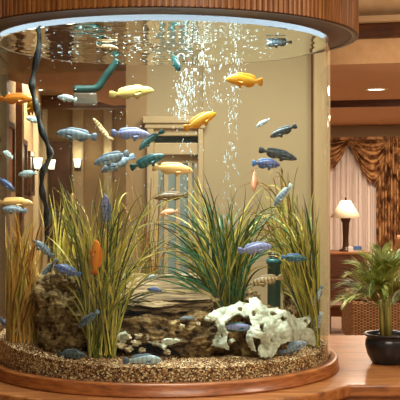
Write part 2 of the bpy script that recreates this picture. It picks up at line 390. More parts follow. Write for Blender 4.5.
def downlight(p, label, r0=.085):
    r = empty('ceiling_downlight', p, label, 'lamp', 'recessed ceiling downlights')
    MB().lathe([(r0, 0), (r0 + .02, -.012), (r0 + .035, -.004), (r0 + .035, 0)], n=24).build('trim_ring', M['cream_trim'], r)
    MB().lathe([(0, -.003), (r0, -.003)], n=24).build('lens', M['downglow'], r)
p = P(376, 89, (2.43 - EYE) * F / (HOR - 89)); downlight((p.x, p.y, 2.43), 'lit recessed ceiling downlight above the curtained window')
for px, py, lab in ((37, 89.5, 'small lit downlight in the lobby ceiling just beside the black hose'), (66, 89.5, 'small lit downlight in the lobby ceiling left of the teal pipe elbow')):
    p = P(px, py, (CEIL - EYE) * F / (HOR - py)); downlight((p.x, p.y, CEIL), lab)

# ------------------------------------------------------------------ window, curtains
win = empty('window_curtain', L2W(0, 0, 0), 'gold brown damask curtain set with swagged valance over white sheers', 'curtain', rz=RZ)
def u_of(px, v=-.15):           # picture column -> coordinate along the sitting-room wall
    best = None
    c, s_ = math.cos(RZ), math.sin(RZ)
    k = (px - 200) / F
    # RO.x + c u - s v = k (RO.y + s u + c v)
    return (k * (RO.y + c * v) - RO.x + s_ * v) / (c - k * s_)
def zc(py, px): 
    u = u_of(px); p = L2W(u, -.15, 0); return Z(py, p.y)
u0, u1, u2, u3 = u_of(318), u_of(348), u_of(388), u_of(420)
ztop = zc(138, 365)
tag(rot_obj(MB().box(u_of(322), u_of(378), -.03, -.005, .35, ztop - .05).build('window_2', M['paleglass'], None, False)), kind='structure')
def sheer(u, v): 
    return (lerp(u_of(320), u_of(379), u), -.10 + .035 * math.sin(u * 62 + .6 * math.sin(v * 3)) + .012 * math.sin(u * 150), lerp(.02, ztop - .03, v))
MB().grid(sheer, 160, 12).build('sheer', M['sheer'], win, solid=.003)
def side(u, v):
    return (lerp(u_of(376.5), u_of(412), u), -.20 + .055 * math.sin(u * 38 + .4 * math.sin(v * 2)), lerp(.02, ztop - .03, v))
MB().grid(side, 120, 14).build('side_drape', M['drape'], win, solid=.004)
def swag(ua, ub, za, zb, depth, skew, name):
    def f(u, v):
        sg = math.sin(PI * u) ** .8
        peak = math.sin(PI * min(1, max(0, u ** skew))) ** .85
        z = lerp(za, zb, u) - .02 - v * (.06 + depth * peak)
        fold = .035 * math.sin(v * 34) * (0.35 + sg)
        return (lerp(ua, ub, u), -.24 - .05 * sg * math.sin(PI * v) + fold, z)
    MB().grid(f, 44, 40).build(name, M['drape'], win, solid=.004)
swag(u_of(314), u_of(349), ztop, ztop, .40, .7, 'swag')
swag(u_of(347), u_of(389), ztop, ztop, .56, 1.55, 'swag')
swag(u_of(384), u_of(424), ztop, ztop, .40, 1.0, 'swag')
def jab(u, v):
    return (lerp(u_of(387), u_of(404), u), -.30 + .04 * math.sin(u * 26), ztop - v * (.35 + .35 * u))
MB().grid(jab, 40, 10).build('jabot', M['drape'], win, solid=.004)
MB().box(u_of(314), u_of(424), -.30, -.02, ztop - .03, ztop + .01).build('pelmet_board', M['drape'], win, False)

# ------------------------------------------------------------------ chest, lamp, box
YT = 13.3
cz = Z(252, YT)
ch = empty('side_chest', (X(346, YT), YT + .25, 0), 'small brown wooden chest under the table lamp', 'chest')
hw = .27
MB().box(-hw, hw, -.22, .22, .06, cz - .035).build('body', M['midwood'], ch, False, bevel=.006)
MB().box(-hw - .03, hw + .03, -.25, .25, cz - .035, cz).build('top', M['counter'], ch, False, bevel=.008)
for k in range(2):
    z0 = .09 + k * .26; d = MB().box(-hw + .03, hw - .03, -.235, -.22, z0, z0 + .23).build('drawer', M['darkwood'], ch, False, bevel=.004)
    MB().ball((0, -.25, z0 + .115), .016).build('knob', M['bronze'], d)
for sx in (-1, 1):
    for sy in (-1, 1): MB().box(sx * hw - .03 * (sx > 0), sx * hw + .03 * (sx < 0), sy * .22 - .03 * (sy > 0), sy * .22 + .03 * (sy < 0), 0, .06).build('foot', M['darkwood'], ch, False)
lp = empty('table_lamp', (X(347.5, YT), YT + .16, cz), 'table lamp with cream cone shade and dark bronze column on the chest', 'lamp')
k_ = YT / F
MB().lathe([(0, 0), (.085, 0), (.085, .02), (.05, .035), (.04, .06)], n=24).build('base', M['bronze'], lp)
MB().lathe([(.04, .05), (.036, .16), (.045, .36), (.062, .40), (.065, .42), (.03, .43), (.02, .46), (.02, .56)], n=20).build('column', M['bronze'], lp)
hb, ht = (252 - 218) * k_, (252 - 200.5) * k_
MB().lathe([(15.5 * k_, hb), (4.6 * k_, ht)], n=40).build('lamp_shade', M['shade'], lp, solid=.004)
MB().lathe([(.012, ht - .03), (.012, ht + .02), (.018, ht + .03), (0, ht + .045)], n=12).build('finial', M['bronze'], lp)
l = bpy.data.lights.new('table_lamp_bulb', 'POINT'); l.energy = 1.3; l.color = (1, .88, .70); l.shadow_soft_size = .06
q = bpy.data.objects.new('table_lamp_bulb', l); COL.objects.link(q); q.location = (X(347.5, YT), YT + .16, cz + hb + .1)
bx = empty('card_box', (X(355.5, YT), YT + .10, cz), 'small blue and white card box lying beside the table lamp', 'box')
MB().box(-.085, .085, -.05, .05, 0, .06).build('box_body', M['white_card'], bx, False, bevel=.004)
MB().box(-.02, .086, -.052, .04, .02, .068).build('printed_sleeve', M['blue_card'], bx, False)

# low wooden table and woven armchair
YL = 10.6
tb = empty('low_table', (X(341, YL), YL + .2, 0), 'low dark brown wooden table just right of the tank beyond the counter', 'table')
zt = Z(305, YL)
MB().box(-.16, .12, -.2, .2, zt - .03, zt).build('table_top', M['midwood'], tb, False, bevel=.006)
MB().box(-.14, .10, -.18, .18, zt - .12, zt - .03).build('apron', M['midwood'], tb, False)
for sx in (-.14, .055):
    for sy in (-.18, .14): MB().box(sx, sx + .045, sy, sy + .045, 0, zt - .03).build('leg', M['darkwood'], tb, False, bevel=.004)
YA = 9.6
ac = empty('armchair', (X(352, YA), YA + .35, 0), 'tan armchair with basket-woven base behind the potted palm', 'chair')
MB().box(0, .80, -.34, .34, .06, .43).build('seat_base', M['woven'], ac, False, bevel=.02)
MB().box(.02, .56, -.30, .30, .43, .50).build('seat_cushion', M['woven'], ac, True, bevel=.03)
def backf(u, v):
    a = lerp(-.36, .36, u); return (.42 + .14 * v + .06 * (2 * u - 1) ** 2, a, .43 + v * (.58 - .12 * (2 * u - 1) ** 4))
MB().grid(backf, 24, 12).build('backrest', M['chair_fabric'], ac, solid=.13)
for sx in (.03, .72):
    for sy in (-.32, .27): MB().box(sx, sx + .05, sy, sy + .05, 0, .06).build('foot', M['darkwood'], ac, False)

# ================================================================== COUNTER AND TANK
ZC = .660
RC = .93
def outline():
    pts = [(2.6, 5.75), (-3.0, 5.75), (-3.0, 4.28)]
    a0 = math.asin((4.28 - CY) / RC); a = PI - a0
    n = 60
    for k in range(n + 1):
        t = lerp(a, 2 * PI + a0, k / n); pts.append((CX + RC * math.cos(t), CY + RC * math.sin(t)))
    pts.append((2.6, 4.28)); return pts
def prism(pts, z0, z1):
    n = len(pts); v = [(x, y, z0) for x, y in pts] + [(x, y, z1) for x, y in pts]
    return MB().add(v, [tuple(range(n - 1, -1, -1)), tuple(range(n, 2 * n))] + [(k, (k + 1) % n, (k + 1) % n + n, k + n) for k in range(n)])
ol = outline()
ct = empty('counter', (0, 0, 0), 'long varnished wooden counter with a rounded bay carrying the fish tank', 'counter')
prism(ol, ZC - .05, ZC).build('worktop', M['counter'], ct, False, bevel=.009)
sc_ = [(CX + (x - CX) * .95, CY + (y - CY) * .93) for x, y in ol]
prism(sc_, 0.0, ZC - .05).build('cabinet_body', M['ringwood'], ct, False)
prism([(CX + (x - CX) * .975, CY + (y - CY) * .965) for x, y in ol], ZC - .085, ZC - .05).build('under_moulding', M['ringwood'], ct, False)

# the tank
ZB, ZT, ZW = .700, 2.122, 2.102
tk = empty('aquarium', (CX, CY, ZC), 'tall round clear acrylic fish tank standing on the wooden counter', 'fish tank')
zz = -ZC
MB().lathe([(.790, 0), (.793, .003), (.793, .007), (.789, .009), (.789, .043), (.787, .048), (.779, .051), (.753, .051), (.753, 0)], n=160, closed=True).build('base_ring', M['ringwood'], tk)
MB().lathe([(0, .004), (.752, .004), (.752, .02), (0, .02)], n=96).build('tank_floor', M['soffit'], tk)
MB().lathe([(R, ZB + zz - .007), (R, ZB + zz - .005), (R, ZT + zz - .003), (R, ZT + zz), (R - .006, ZT + zz), (R - .006, ZT + zz - .003), (R - .006, ZB + zz - .005), (R - .006, ZB + zz - .007)], n=160, closed=True).build('acrylic_wall', [M['shell'], M['shellin']], tk)
for pl in tk.children[-1].data.polygons:
    c_ = pl.center; pl.material_index = 0 if math.hypot(c_.x, c_.y) > R - .004 and abs(pl.normal.z) < .5 else 1
# water: wavy upper surface and clear sides
def wave(x, y):
    p = Vector((x * 6, y * 20, 0)); b_ = Vector((x - (CX + .02), y - (CY + .05))).length
    return .0022 * noise.noise(p) + .0009 * noise.noise(p * 2.7) + .003 * math.exp(-(b_ / .22) ** 2) * math.sin(b_ * 90)
wt = MB(); NR, NA = 46, 140; vs = [(CX, CY, ZW + wave(CX, CY))]; fs = []
RW = R - .0075
for i in range(1, NR + 1):
    for k in range(NA):
        a = 2 * PI * k / NA; r_ = RW * i / NR; x = CX + r_ * math.cos(a); y = CY + r_ * math.sin(a); vs.append((x, y, ZW + wave(x, y)))
for k in range(NA):
    fs.append((0, 1 + k, 1 + (k + 1) % NA))
for i in range(NR - 1):
    for k in range(NA):
        a = 1 + i * NA; b_ = a + NA; k2 = (k + 1) % NA; fs.append((a + k, b_ + k, b_ + k2, a + k2))
wt.add(vs, fs, 0)
base = 1 + (NR - 1) * NA; o_ = len(wt.v); 
wt.v += [(CX + RW * math.cos(2 * PI * k / NA), CY + RW * math.sin(2 * PI * k / NA), ZB + .02) for k in range(NA)]
for k in range(NA):
    k2 = (k + 1) % NA; wt.f.append([base + k, o_ + k, o_ + k2, base + k2]); wt.mi.append(1); wt.uv.append([(0, 0)] * 4)
wo = wt.build('water', [M['water'], M['waterside']]); tag(wo, 'clear water filling the round tank', 'water', kind='stuff')

# the hood
ZH = 2.133; RH = .878
hd = empty('tank_hood', (CX, CY, ZH), 'round wooden hood of vertical slats hanging above the tank', 'hood')
NS = 224; pr = []
for k in range(NS):
    for t, dr_ in ((.0, -.006), (.10, -.006), (.18, -.001), (.5, .0), (.84, -.001), (.92, -.006)):
        pr.append((2 * PI * (k + t) / NS, RH + dr_))
def hb_f(n, z0, z1):
    m = MB(); L = len(pr)
    v = [(r * math.cos(a), r * math.sin(a), z) for z in (z0, z1) for a, r in pr]
    return m.add(v, [(i, (i + 1) % L, (i + 1) % L + L, i + L) for i in range(L)])
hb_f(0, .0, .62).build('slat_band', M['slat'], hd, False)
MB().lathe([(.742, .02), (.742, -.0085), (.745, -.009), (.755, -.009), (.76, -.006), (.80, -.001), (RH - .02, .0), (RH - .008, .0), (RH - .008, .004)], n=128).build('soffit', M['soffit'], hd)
MB().lathe([(RH - .03, .001), (RH - .03, -.003), (RH - .002, -.003), (RH - .002, .004)], n=128).build('lower_trim', M['darkwood'], hd)
MB().lathe([(.757, .0), (.757, .55), (0, .56)], n=96).build('inner_reflector', M['hoodwhite'], hd)

# ------------------------------------------------------------------ gravel
def sand_z(x, y):
    dx = (x - CX) / R; dy = (y - CY) / R
    z = .768 + .050 * max(0, -dx - .25) ** 1.3 * 1.2 - .012 * max(0, dx) + .03 * max(0, dy)
    return z + .006 * noise.noise(Vector((x * 6, y * 6, 3))) + .004 * noise.noise(Vector((x * 30, y * 30, 0)))
sd = MB(); NR, NA = 120, 420; RS = R - .010; vs = [(CX, CY, sand_z(CX, CY))]; fs = []
rnd = random.Random(3)
for i in range(1, NR + 1):
    for k in range(NA):
        a = 2 * PI * k / NA; r_ = RS * (i / NR) ** .7; x = CX + r_ * math.cos(a); y = CY + r_ * math.sin(a); vs.append((x, y, sand_z(x, y) + rnd.uniform(-.004, .004)))
for k in range(NA): fs.append((0, 1 + k, 1 + (k + 1) % NA))
for i in range(NR - 1):
    for k in range(NA):
        a = 1 + i * NA; b_ = a + NA; k2 = (k + 1) % NA; fs.append((a + k, b_ + k, b_ + k2, a + k2))
sd.add(vs, fs); base = 1 + (NR - 1) * NA
NVs = 10; prev = [base + k for k in range(NA)]
for j in range(1, NVs + 1):
    cur = []
    for k in range(NA):
        x, y, z = sd.v[base + k]; zz2 = lerp(z, .694, j / NVs); a = 2 * PI * k / NA; rr = RS - (rnd.uniform(0, .004) if j < NVs else 0)
        cur.append(len(sd.v)); sd.v.append((CX + rr * math.cos(a), CY + rr * math.sin(a), zz2))
    for k in range(NA):
        k2 = (k + 1) % NA; sd.f.append([prev[k], cur[k], cur[k2], prev[k2]]); sd.mi.append(0); sd.uv.append([(0, 0)] * 4)
    prev = cur
tag(sd.build('gravel_bed', M['sand'], None, False), 'coarse tan and brown gravel covering the tank floor', 'gravel', kind='stuff')

# ------------------------------------------------------------------ rocks
def ico(sub):
    bm = bmesh.new(); bmesh.ops.create_icosphere(bm, subdivisions=sub, radius=1)
    v = [x.co.copy() for x in bm.verts]; f = [[q.index for q in g.verts] for g in bm.faces]; bm.free(); return v, f
ICO5 = ico(6)
def rockmesh(c, r, seed, amp=.22, freq=1.6, boxy=.0, pit=.0, flat_bottom=None, carve=None):
    off = Vector((seed * 13.1, seed * 7.7, seed * 3.3)); vs = []
    for v in ICO5[0]:
        d = v.copy()
        if boxy:
            m = max(abs(d.x), abs(d.y), abs(d.z)); d = d.lerp(d / m * .92, boxy)
        n1 = noise.fractal(d * freq + off, .9, 2.1, 5); n2 = noise.noise(d * 7 + off); n3 = noise.noise(d * 16 + off)
        k = 1 + amp * n1 + amp * .25 * n2 + .12 * amp * n3 - pit * max(0, n2 - .15)
        p = Vector((d.x * r[0] * k, d.y * r[1] * k, d.z * r[2] * k)) + Vector(c)
        if carve: p = carve(p)
        p = inside(p, .722)
        if flat_bottom is not None and p.z < flat_bottom: p.z = flat_bottom + (p.z - flat_bottom) * .15
        vs.append(p)
    return MB().add(vs, ICO5[1])
def px_c(x0, x1, y0, y1, Y):
    c = P((x0 + x1) / 2, (y0 + y1) / 2, Y); return c, (x1 - x0) / 2 / F * Y, (y1 - y0) / 2 / F * Y
def place_rock(name, ext, Y, depth, seed, m, label, **k):
    c, rx, rz_ = px_c(*ext, Y); mb = rockmesh((0, 0, 0), (rx, depth, rz_), seed, **k)
    return c, rx, rz_, mb
def rock(ext, Y, depth, seed, m, label, parent=None, nm='rock', **k):
    c, rx, rz_ = px_c(*ext, Y); mb = rockmesh(c, (rx, depth, rz_), seed, flat_bottom=.765, **k)
    o = mb.build(nm, M[m], parent)
    if not parent: tag(o, label, 'rock', 'rocks in the tank')
    return o
rock((38, 96, 264, 366), 4.52, .20, 1, 'strata', 'tall grey-brown layered rock standing at the left behind the dark fish', amp=.30, freq=1.7, boxy=.25, pit=.25)
rock((14, 50, 305, 352), 4.86, .14, 2, 'rock', 'low dark brown rock at the far left behind the amber grass', amp=.3)
rock((104, 218, 285, 298), 4.68, .33, 5, 'slab', 'wide flat pale sandstone slab lying across the middle rocks', amp=.13, freq=1.5, boxy=.75,
     carve=lambda p: Vector((p.x, p.y, p.z + (p.y - 4.68) * .11)))
# middle rock with a cave
def cave(p):
    px = 200 + p.x / p.y * F; py = HOR + (EYE - p.z) / p.y * F
    e = ((px - 147) / 33) ** 2 + ((py - 360) / 16) ** 2
    if e < 1: p = p.copy(); p.y += .34 * (1 - e) ** .5
    e = ((px - 222) / 13) ** 2 + ((py - 361) / 8) ** 2
    if e < 1: p = p.copy(); p.y += .14 * (1 - e) ** .5
    return p
mr = empty('cave_rock', P(165, 358, 4.6), 'porous brown rock with a low cave under the flat slab', 'rock', 'rocks in the tank')
def child_of(o, root):
    o.parent = root; o.matrix_parent_inverse = Matrix.Translation(-root.location); return o
o = rockmesh(px_c(110, 230, 309, 366, 4.52)[0], (.262, .25, .136), 9, amp=.24, freq=2.2, boxy=.45, pit=.3, flat_bottom=.765, carve=cave).build('rock_body', M['rock']); child_of(o, mr)

def crust(polys, holes, Yf, thick, step=.8, seed=0, bulge=.10, jag=1.2):
    xs = [p[0] for pl in polys for p in pl]; ys = [p[1] for pl in polys for p in pl]
    x0, x1, y0, y1 = min(xs), max(xs), min(ys), max(ys); nx = int((x1 - x0) / step) + 1; ny = int((y1 - y0) / step) + 1
    idx = {}; mb = MB(); vs = []; fs = []
    def vid(i, j):
        if (i, j) not in idx:
            px, py = x0 + i * step, y0 + j * step
            Y = Yf(px, py) + .034 * noise.noise(Vector((px * .07, py * .07, seed))) + .006 * noise.noise(Vector((px * .3, py * .3, seed + 5)))
            idx[(i, j)] = len(vs); vs.append(inside(P(px, py, Y), .725))
        return idx[(i, j)]
    for j in range(ny):
        for i in range(nx):
            px, py = x0 + (i + .5) * step, y0 + (j + .5) * step
            qx = px + jag * noise.noise(Vector((px * .35, py * .35, 9))); qy = py + jag * noise.noise(Vector((px * .35, py * .35, 19)))
            if any(inpoly(qx, qy, pl) for pl in polys) and not any(((qx - a) / c) ** 2 + ((qy - b) / d) ** 2 < 1 for a, b, c, d in holes):
                fs.append((vid(i, j), vid(i, j + 1), vid(i + 1, j + 1), vid(i + 1, j)))
    return mb.add(vs, fs)
def crust_obj(mb, name, m, thick, root):
    o = mb.build(name, m)
    md = o.modifiers.new('smooth', 'SMOOTH'); md.iterations = 3; md.factor = .5
    md = o.modifiers.new('solid', 'SOLIDIFY'); md.thickness = thick; md.offset = 0
    md = o.modifiers.new('sub', 'SUBSURF'); md.levels = 1; md.render_levels = 1
    child_of(o, root); return o
pale = [[(144, 339), (152, 342), (160, 339.5), (168, 338.5), (184, 339.5), (177, 343), (168, 345), (164, 350), (160, 346), (152, 345)],
        [(117, 334), (126, 332), (130, 337), (124, 342), (117, 341)]]
crust_obj(crust(pale, [], lambda x, y: 4.26, .02, .7, 3), 'mineral_crust', M['crust'], .018, mr)
for px, py, r_ in ((120, 345, 4.2), (129, 349, 3.4), (136, 343, 4), (142, 350, 3), (149, 337, 3.4), (139, 336, 3), (126, 337, 4), (167, 352, 3), (182, 326, 2.2), (198, 324, 2.4)):
    c = P(px, py, 4.28); nd = MB(); vs = []
    for v in ico(4)[0]:
        k = (r_ / F * 4.28) * (1 + .7 * noise.noise(v * 1.6 + Vector((px, py, 0))) + .3 * noise.noise(v * 4 + Vector((px, py, 0)))); vs.append(Vector(c) + Vector((v.x * 1.15, v.y, v.z * .8)) * k)
    nd.add(vs, ico(4)[1]); child_of(nd.build('pale_nodule', M['cream_nod']), mr)
# white-crusted rock, right of the middle
wr = empty('white_crusted_rock', P(262, 352, 4.6), 'brown rock draped in pale mint-white crust full of holes', 'rock', 'rocks in the tank')
o = rockmesh(px_c(208, 292, 306, 364, 4.52)[0], (.182, .17, .130), 21, amp=.18, freq=2.0, boxy=.35, pit=.25, flat_bottom=.765).build('rock_body', M['rock']); child_of(o, wr)
wp = [[(203, 319), (214, 310), (228, 307), (240, 302), (247, 304), (253, 310), (251, 316), (244, 318), (240, 314), (232, 317), (226, 322), (215, 322)],
      [(215, 320), (226, 320), (224, 327), (228, 333), (227, 341), (229, 350), (222, 348), (217, 347), (211, 346), (214, 338), (218, 330)],
      [(244, 306), (250, 304), (249, 298), (257, 298), (262, 304), (269, 309), (277, 309), (288, 312), (297, 319), (304, 317), (309, 315), (311, 321), (307, 326), (302, 330), (299, 338), (296, 344), (288, 342), (281, 345), (276, 352), (271, 358), (260, 357), (258, 350), (262, 341), (258, 338), (253, 338), (256, 352), (251, 349), (246, 340), (247, 333), (252, 326), (250, 318)],
      [(303, 328), (310, 328), (316, 334), (319, 343), (313, 347), (305, 341), (299, 339)],
      [(228, 341), (232, 338), (235, 341), (231, 344)]]
holes = [(240, 310, 2.4, 2.2), (283, 319, 3.2, 2), (273, 314.5, 4, 1.8), (262, 328, 2.2, 4), (270.5, 340, 1.2, 2), (222, 336, 1.6, 2.2), (305, 322, 1.5, 1.5), (254, 314, 1.6, 2.5)]
def wy(px, py):
    return 4.235 + .46 * (max(0, px - 250) / 68) ** 2 + .16 * max(0, (330 - py) / 30) ** 1.5 - .02 * math.cos(px * .22)
crust_obj(crust(wp, holes, wy, .03, .6, 7), 'mineral_crust', M['crust'], .012, wr)
rock((283, 312, 284, 335), 5.05, .14, 31, 'rock', 'brown rock behind the white-crusted rock beside the green pipe', amp=.28, freq=2, pit=.2)
rock((225, 262, 290, 322), 5.15, .14, 33, 'strata', 'shaded grey-brown rock behind the teal grass clump', amp=.28, freq=2, pit=.2)

# ------------------------------------------------------------------ pipes and hose
hp = [P(x, y, Y) for x, y, Y in ((42, 26, 4.55), (40, 34, 4.55), (38, 52, 4.54), (34.5, 70, 4.53), (32, 82, 4.53), (32.5, 92, 4.53), (36, 104, 4.53), (38.5, 118, 4.53), (42, 131, 4.53), (47, 143, 4.53), (50, 153, 4.54), (48, 162, 4.55), (43, 171, 4.56), (41.5, 184, 4.57), (43, 196, 4.58), (46, 207, 4.6), (47, 222, 4.62), (46, 250, 4.64))]
hp = smooth_path(hp, 6)
hm = MB()
hm.tube(hp, [.0125 + .0035 * math.sin(i * .55) for i in range(len(hp))], 10)
tag(hm.build('air_hose', M['cable']), 'black kinked hose hanging down inside the left of the tank', 'hose')
ep = empty('return_pipe', P(86, 88, 5.2), 'dark teal pipe elbow under the water surface at the upper left', 'pipe')
Yq = 5.2; rp_ = 4.4 / F * Yq
o = MB().tube(smooth_path([P(74, 89, Yq), P(84, 89, Yq), P(94, 88.5, Yq), P(99, 86, Yq), P(105, 77, Yq), P(112, 68, Yq), P(118, 60, Yq)], 5), rp_ * .85, 14).build('pipe', M['teal2']); child_of(o, ep)
a_ = P(74, 95, Yq); b_ = P(97, 105, Yq)
o = MB().box(a_.x, b_.x, Yq - .03, Yq + .03, b_.z, a_.z + .008).build('intake_box', M['greypl'], None, False, bevel=.006); child_of(o, ep)
gp = empty('standpipe', P(274, 335, 5.0), 'upright green plastic pipe with black cap behind the white-crusted rock', 'pipe')
Yg = 5.0; kg = Yg / F; c0 = P(274, 335, Yg)
def zg(py): return Z(py, Yg) - c0.z
MB().lathe([(6.6 * kg, zg(340)), (6.6 * kg, zg(264)), (7.8 * kg, zg(263.5)), (7.8 * kg, zg(259)), (5.2 * kg, zg(258.5))], n=24).build('pipe', M['teal'], gp)
MB().lathe([(0, zg(252.5)), (5.6 * kg, zg(252.5)), (5.6 * kg, zg(255.5)), (4.6 * kg, zg(256)), (5.6 * kg, zg(256.5)), (5.6 * kg, zg(259))], n=24).build('cap', M['black'], gp)

# ------------------------------------------------------------------ plants in the tank
def blade(mb, p0, p1, p2, wd, mi, n=12, rr=None):
    rr = rr or random
    up = Vector((0, 0, 1)); view = Vector((0, -1, 0))
    fa = rr.uniform(-1.0, 1.0); fvec = Matrix.Rotation(fa, 3, 'Z') @ view
    vs = []; uvs = []; fs = []
    LB = (p2 - p0).length; drp = abs(rr.gauss(0, .07)) * LB; crl = rr.gauss(0, .07) * LB; wob = rr.gauss(0, .018) * LB; ph = rr.uniform(0, 6)
    for i in range(n + 1):
        t = i / n; p = p0 * (1 - t) ** 2 + p1 * 2 * t * (1 - t) + p2 * t * t
        p = p + Vector((crl * t ** 3 + wob * t * math.sin(ph + 5 * t), 0, -drp * t ** 4))
        d = ((p1 - p0) * (1 - t) + (p2 - p1) * t).normalized(); s_ = d.cross(fvec)
        if s_.length < .05: s_ = d.orthogonal()
        s_.normalize(); nn = s_.cross(d)
        ww = wd * (.75 + .5 * t if t < .4 else .95) * (1 - max(0, (t - .55) / .45) ** 1.8) + .0006
        p = inside(p, .705)
        if p.z > 2.06: p.z = 2.06
        for a in (-1, 0, 1): vs.append(p + s_ * ww * .66 * a * .5 + nn * (.0 if a else -ww * .18))
    for i in range(n):
        for a in (0, 1):
            fs.append((i * 3 + a, i * 3 + a + 1, i * 3 + a + 4, i * 3 + a + 3)); u = a * .5
            uvs.append([(u, i / n), (u + .5, i / n), (u + .5, (i + 1) / n), (u, (i + 1) / n)])
    mb.add(vs, fs, mi, uvs)
def clump(name, basep, spread, fans, Yb, mats, weights, label, seed, wd=(.006, .012), group='grass-like plants in the tank', dY=.22):
    rr = random.Random(seed); mb = MB(); loc = inside(P(basep[0], basep[1], Yb))
    for (xa, xb, ya, yb, n, arch, wk) in fans:
        for _ in range(int(n * 1.3)):
            b = P(basep[0] + rr.uniform(-1, 1) * spread, basep[1] + rr.uniform(-2, 2), Yb + rr.uniform(-.06, .06))
            tp_ = inside(P(rr.uniform(xa, xb), rr.uniform(ya, yb), Yb + rr.uniform(-dY, dY)), .69)
            a = arch * rr.uniform(.6, 1.4); h = tp_ - b
            c = b + Vector((h.x * (.42 - .25 * a) + rr.gauss(0, .022), h.y * .5 + rr.gauss(0, .03), h.z * (.52 + .45 * a)))
            blade(mb, b, c, tp_, rr.uniform(*wd) * wk, rr.choices(range(len(mats)), weights)[0], 12, rr)
    mb.v = [tuple(Vector(v) - loc) for v in mb.v]
    root = empty(name, loc, label, 'plant', group)
    mb.build('foliage', mats, root)
    MB().lathe([(0, -.05), (.03, -.05), (.028, -.025), (.02, -.012), (0, -.010)], n=20).build('base', M['rock'], root)
    return root
clump('grass_plant', (18, 346), 20, [(-2, 22, 195, 262, 56, .1, 1), (18, 48, 205, 275, 56, .15, 1), (0, 46, 250, 300, 50, .1, 1)], 4.56, [B_AMB, B_BRN, B_YEL, B_PAL], [6, 3, 2, 2],
      'amber brown grass-like plant filling the far left side of the tank', 11, (.007, .014), dY=.12)
clump('grass_plant', (102, 356), 13, [(46, 68, 182, 225, 14, .2, 1.1), (60, 92, 163, 220, 30, .25, 1), (92, 128, 165, 230, 30, .3, 1), (118, 176, 180, 262, 36, .7, 1.1), (128, 180, 245, 300, 16, .8, 1), (76, 128, 225, 305, 60, .3, .95), (50, 80, 215, 300, 14, .5, 1)],
      4.31, [B_YEL, B_OLI, B_DRK, B_PAL], [4.4, 4, 4.4, 1.8], 'largest olive and yellow grass-like plant, left of the middle behind the vertical orange fish', 12, (.006, .0125))
clump('grass_plant', (228, 330), 12, [(146, 186, 205, 275, 42, .7, 1.25), (176, 206, 162, 222, 24, .4, 1.1), (200, 232, 166, 225, 26, .3, 1.1), (230, 262, 180, 240, 26, .5, 1), (255, 292, 196, 262, 30, .9, 1), (195, 262, 220, 285, 50, .5, 1.1), (160, 200, 250, 296, 18, .8, 1)],
      4.66, [B_TEA, B_YEL, B_DRK, B_OLI, B_PAL], [4.6, 2.8, 3.6, 2, 1.2], 'teal green and yellow grass-like plant in the middle behind the white-crusted rock', 13, (.007, .014))
clump('grass_plant', (314, 345), 7, [(262, 292, 195, 250, 34, .7, 1), (288, 314, 184, 235, 30, .35, 1), (310, 329, 184, 250, 22, .2, 1), (275, 328, 235, 290, 40, .3, 1.1), (262, 290, 205, 245, 10, .8, .8)],
      4.68, [B_OLI, B_YEL, B_DRK, B_TEA, B_PAL], [4, 4, 2.5, 1, 1], 'green and yellow arching grass-like plant at the right wall of the tank', 14, (.007, .013))
clump('grass_plant', (56, 338), 8, [(48, 66, 178, 215, 12, .1, 1.2), (56, 86, 186, 215, 8, .3, 1.1)], 4.80, [B_YEL, B_PAL, B_OLI], [4, 2, 2], 'thin straw yellow grass-like plant behind the layered rock', 15, (.008, .014), dY=.1)
clump('twig_plant', (150, 332), 9, [(128, 150, 160, 230, 12, .2, .5), (140, 185, 175, 245, 18, .6, .5), (112, 150, 190, 250, 10, .5, .5), (120, 185, 170, 200, 7, .8, .5)], 5.05, [B_BRN, B_OLI, B_AMB], [3, 2, 1], 'sparse brown twiggy plant behind the flat slab', 16, (.008, .012), group='thin plants at the back')
clump('twig_plant', (292, 332), 6, [(238, 262, 165, 205, 9, .4, .7), (255, 304, 160, 205, 18, 1.2, .8), (244, 292, 185, 235, 26, 1.2, .9)], 5.16, [B_OLI, B_BRN, B_YEL], [2, 3, 1], 'sparse twiggy brown plant behind the arching right grass, beside the green pipe', 17, (.008, .012), group='thin plants at the back')

# ------------------------------------------------------------------ bubbles
def bubbles(name, paths, n, seed, label, r=(.0014, .0042)):
    rr = random.Random(seed); mb = MB()
    for _ in range(n):
        pts, sp = rr.choice(paths); t = rr.random() * (len(pts) - 1); i = int(t); f_ = t - i
        a, b = pts[i], pts[i + 1]; px = lerp(a[0], b[0], f_) + rr.gauss(0, sp) ; py = lerp(a[1], b[1], f_); Y = lerp(a[2], b[2], f_) + rr.uniform(-.06, .06)
        q = rr.uniform(*r) * (1.25 if rr.random() < .2 else 1); p = P(px, py, Y)
        if p.z > ZW - .015: continue
        tl = rr.uniform(-.5, .5)
        for s_ in range(1 + (rr.random() < .5)):
            mb.ball((p.x + s_ * q * tl, p.y, p.z + s_ * q * 1.9), (q * .62, q * .62, q * rr.uniform(.9, 2.0)), 6, 4)
    tag(mb.build(name, M['bubble']), label, 'bubbles', kind='stuff')
bubbles('bubble_stream', [([(184, 250, 4.9), (188, 160, 4.9), (194, 100, 4.9), (202, 60, 4.9), (206, 24, 4.9)], 10), ([(205, 110, 4.9), (206, 60, 4.9), (205, 25, 4.9)], 11), ([(180, 120, 4.9), (186, 70, 4.9)], 6)], 560, 5, 'left of the two rising streams of white air bubbles')
bubbles('bubble_stream', [([(230, 250, 4.85), (229, 180, 4.85), (231, 120, 4.85), (236, 75, 4.85), (238, 40, 4.85)], 4.5)], 230, 6, 'right of the two rising streams of white air bubbles')
rr = random.Random(9); mb = MB()
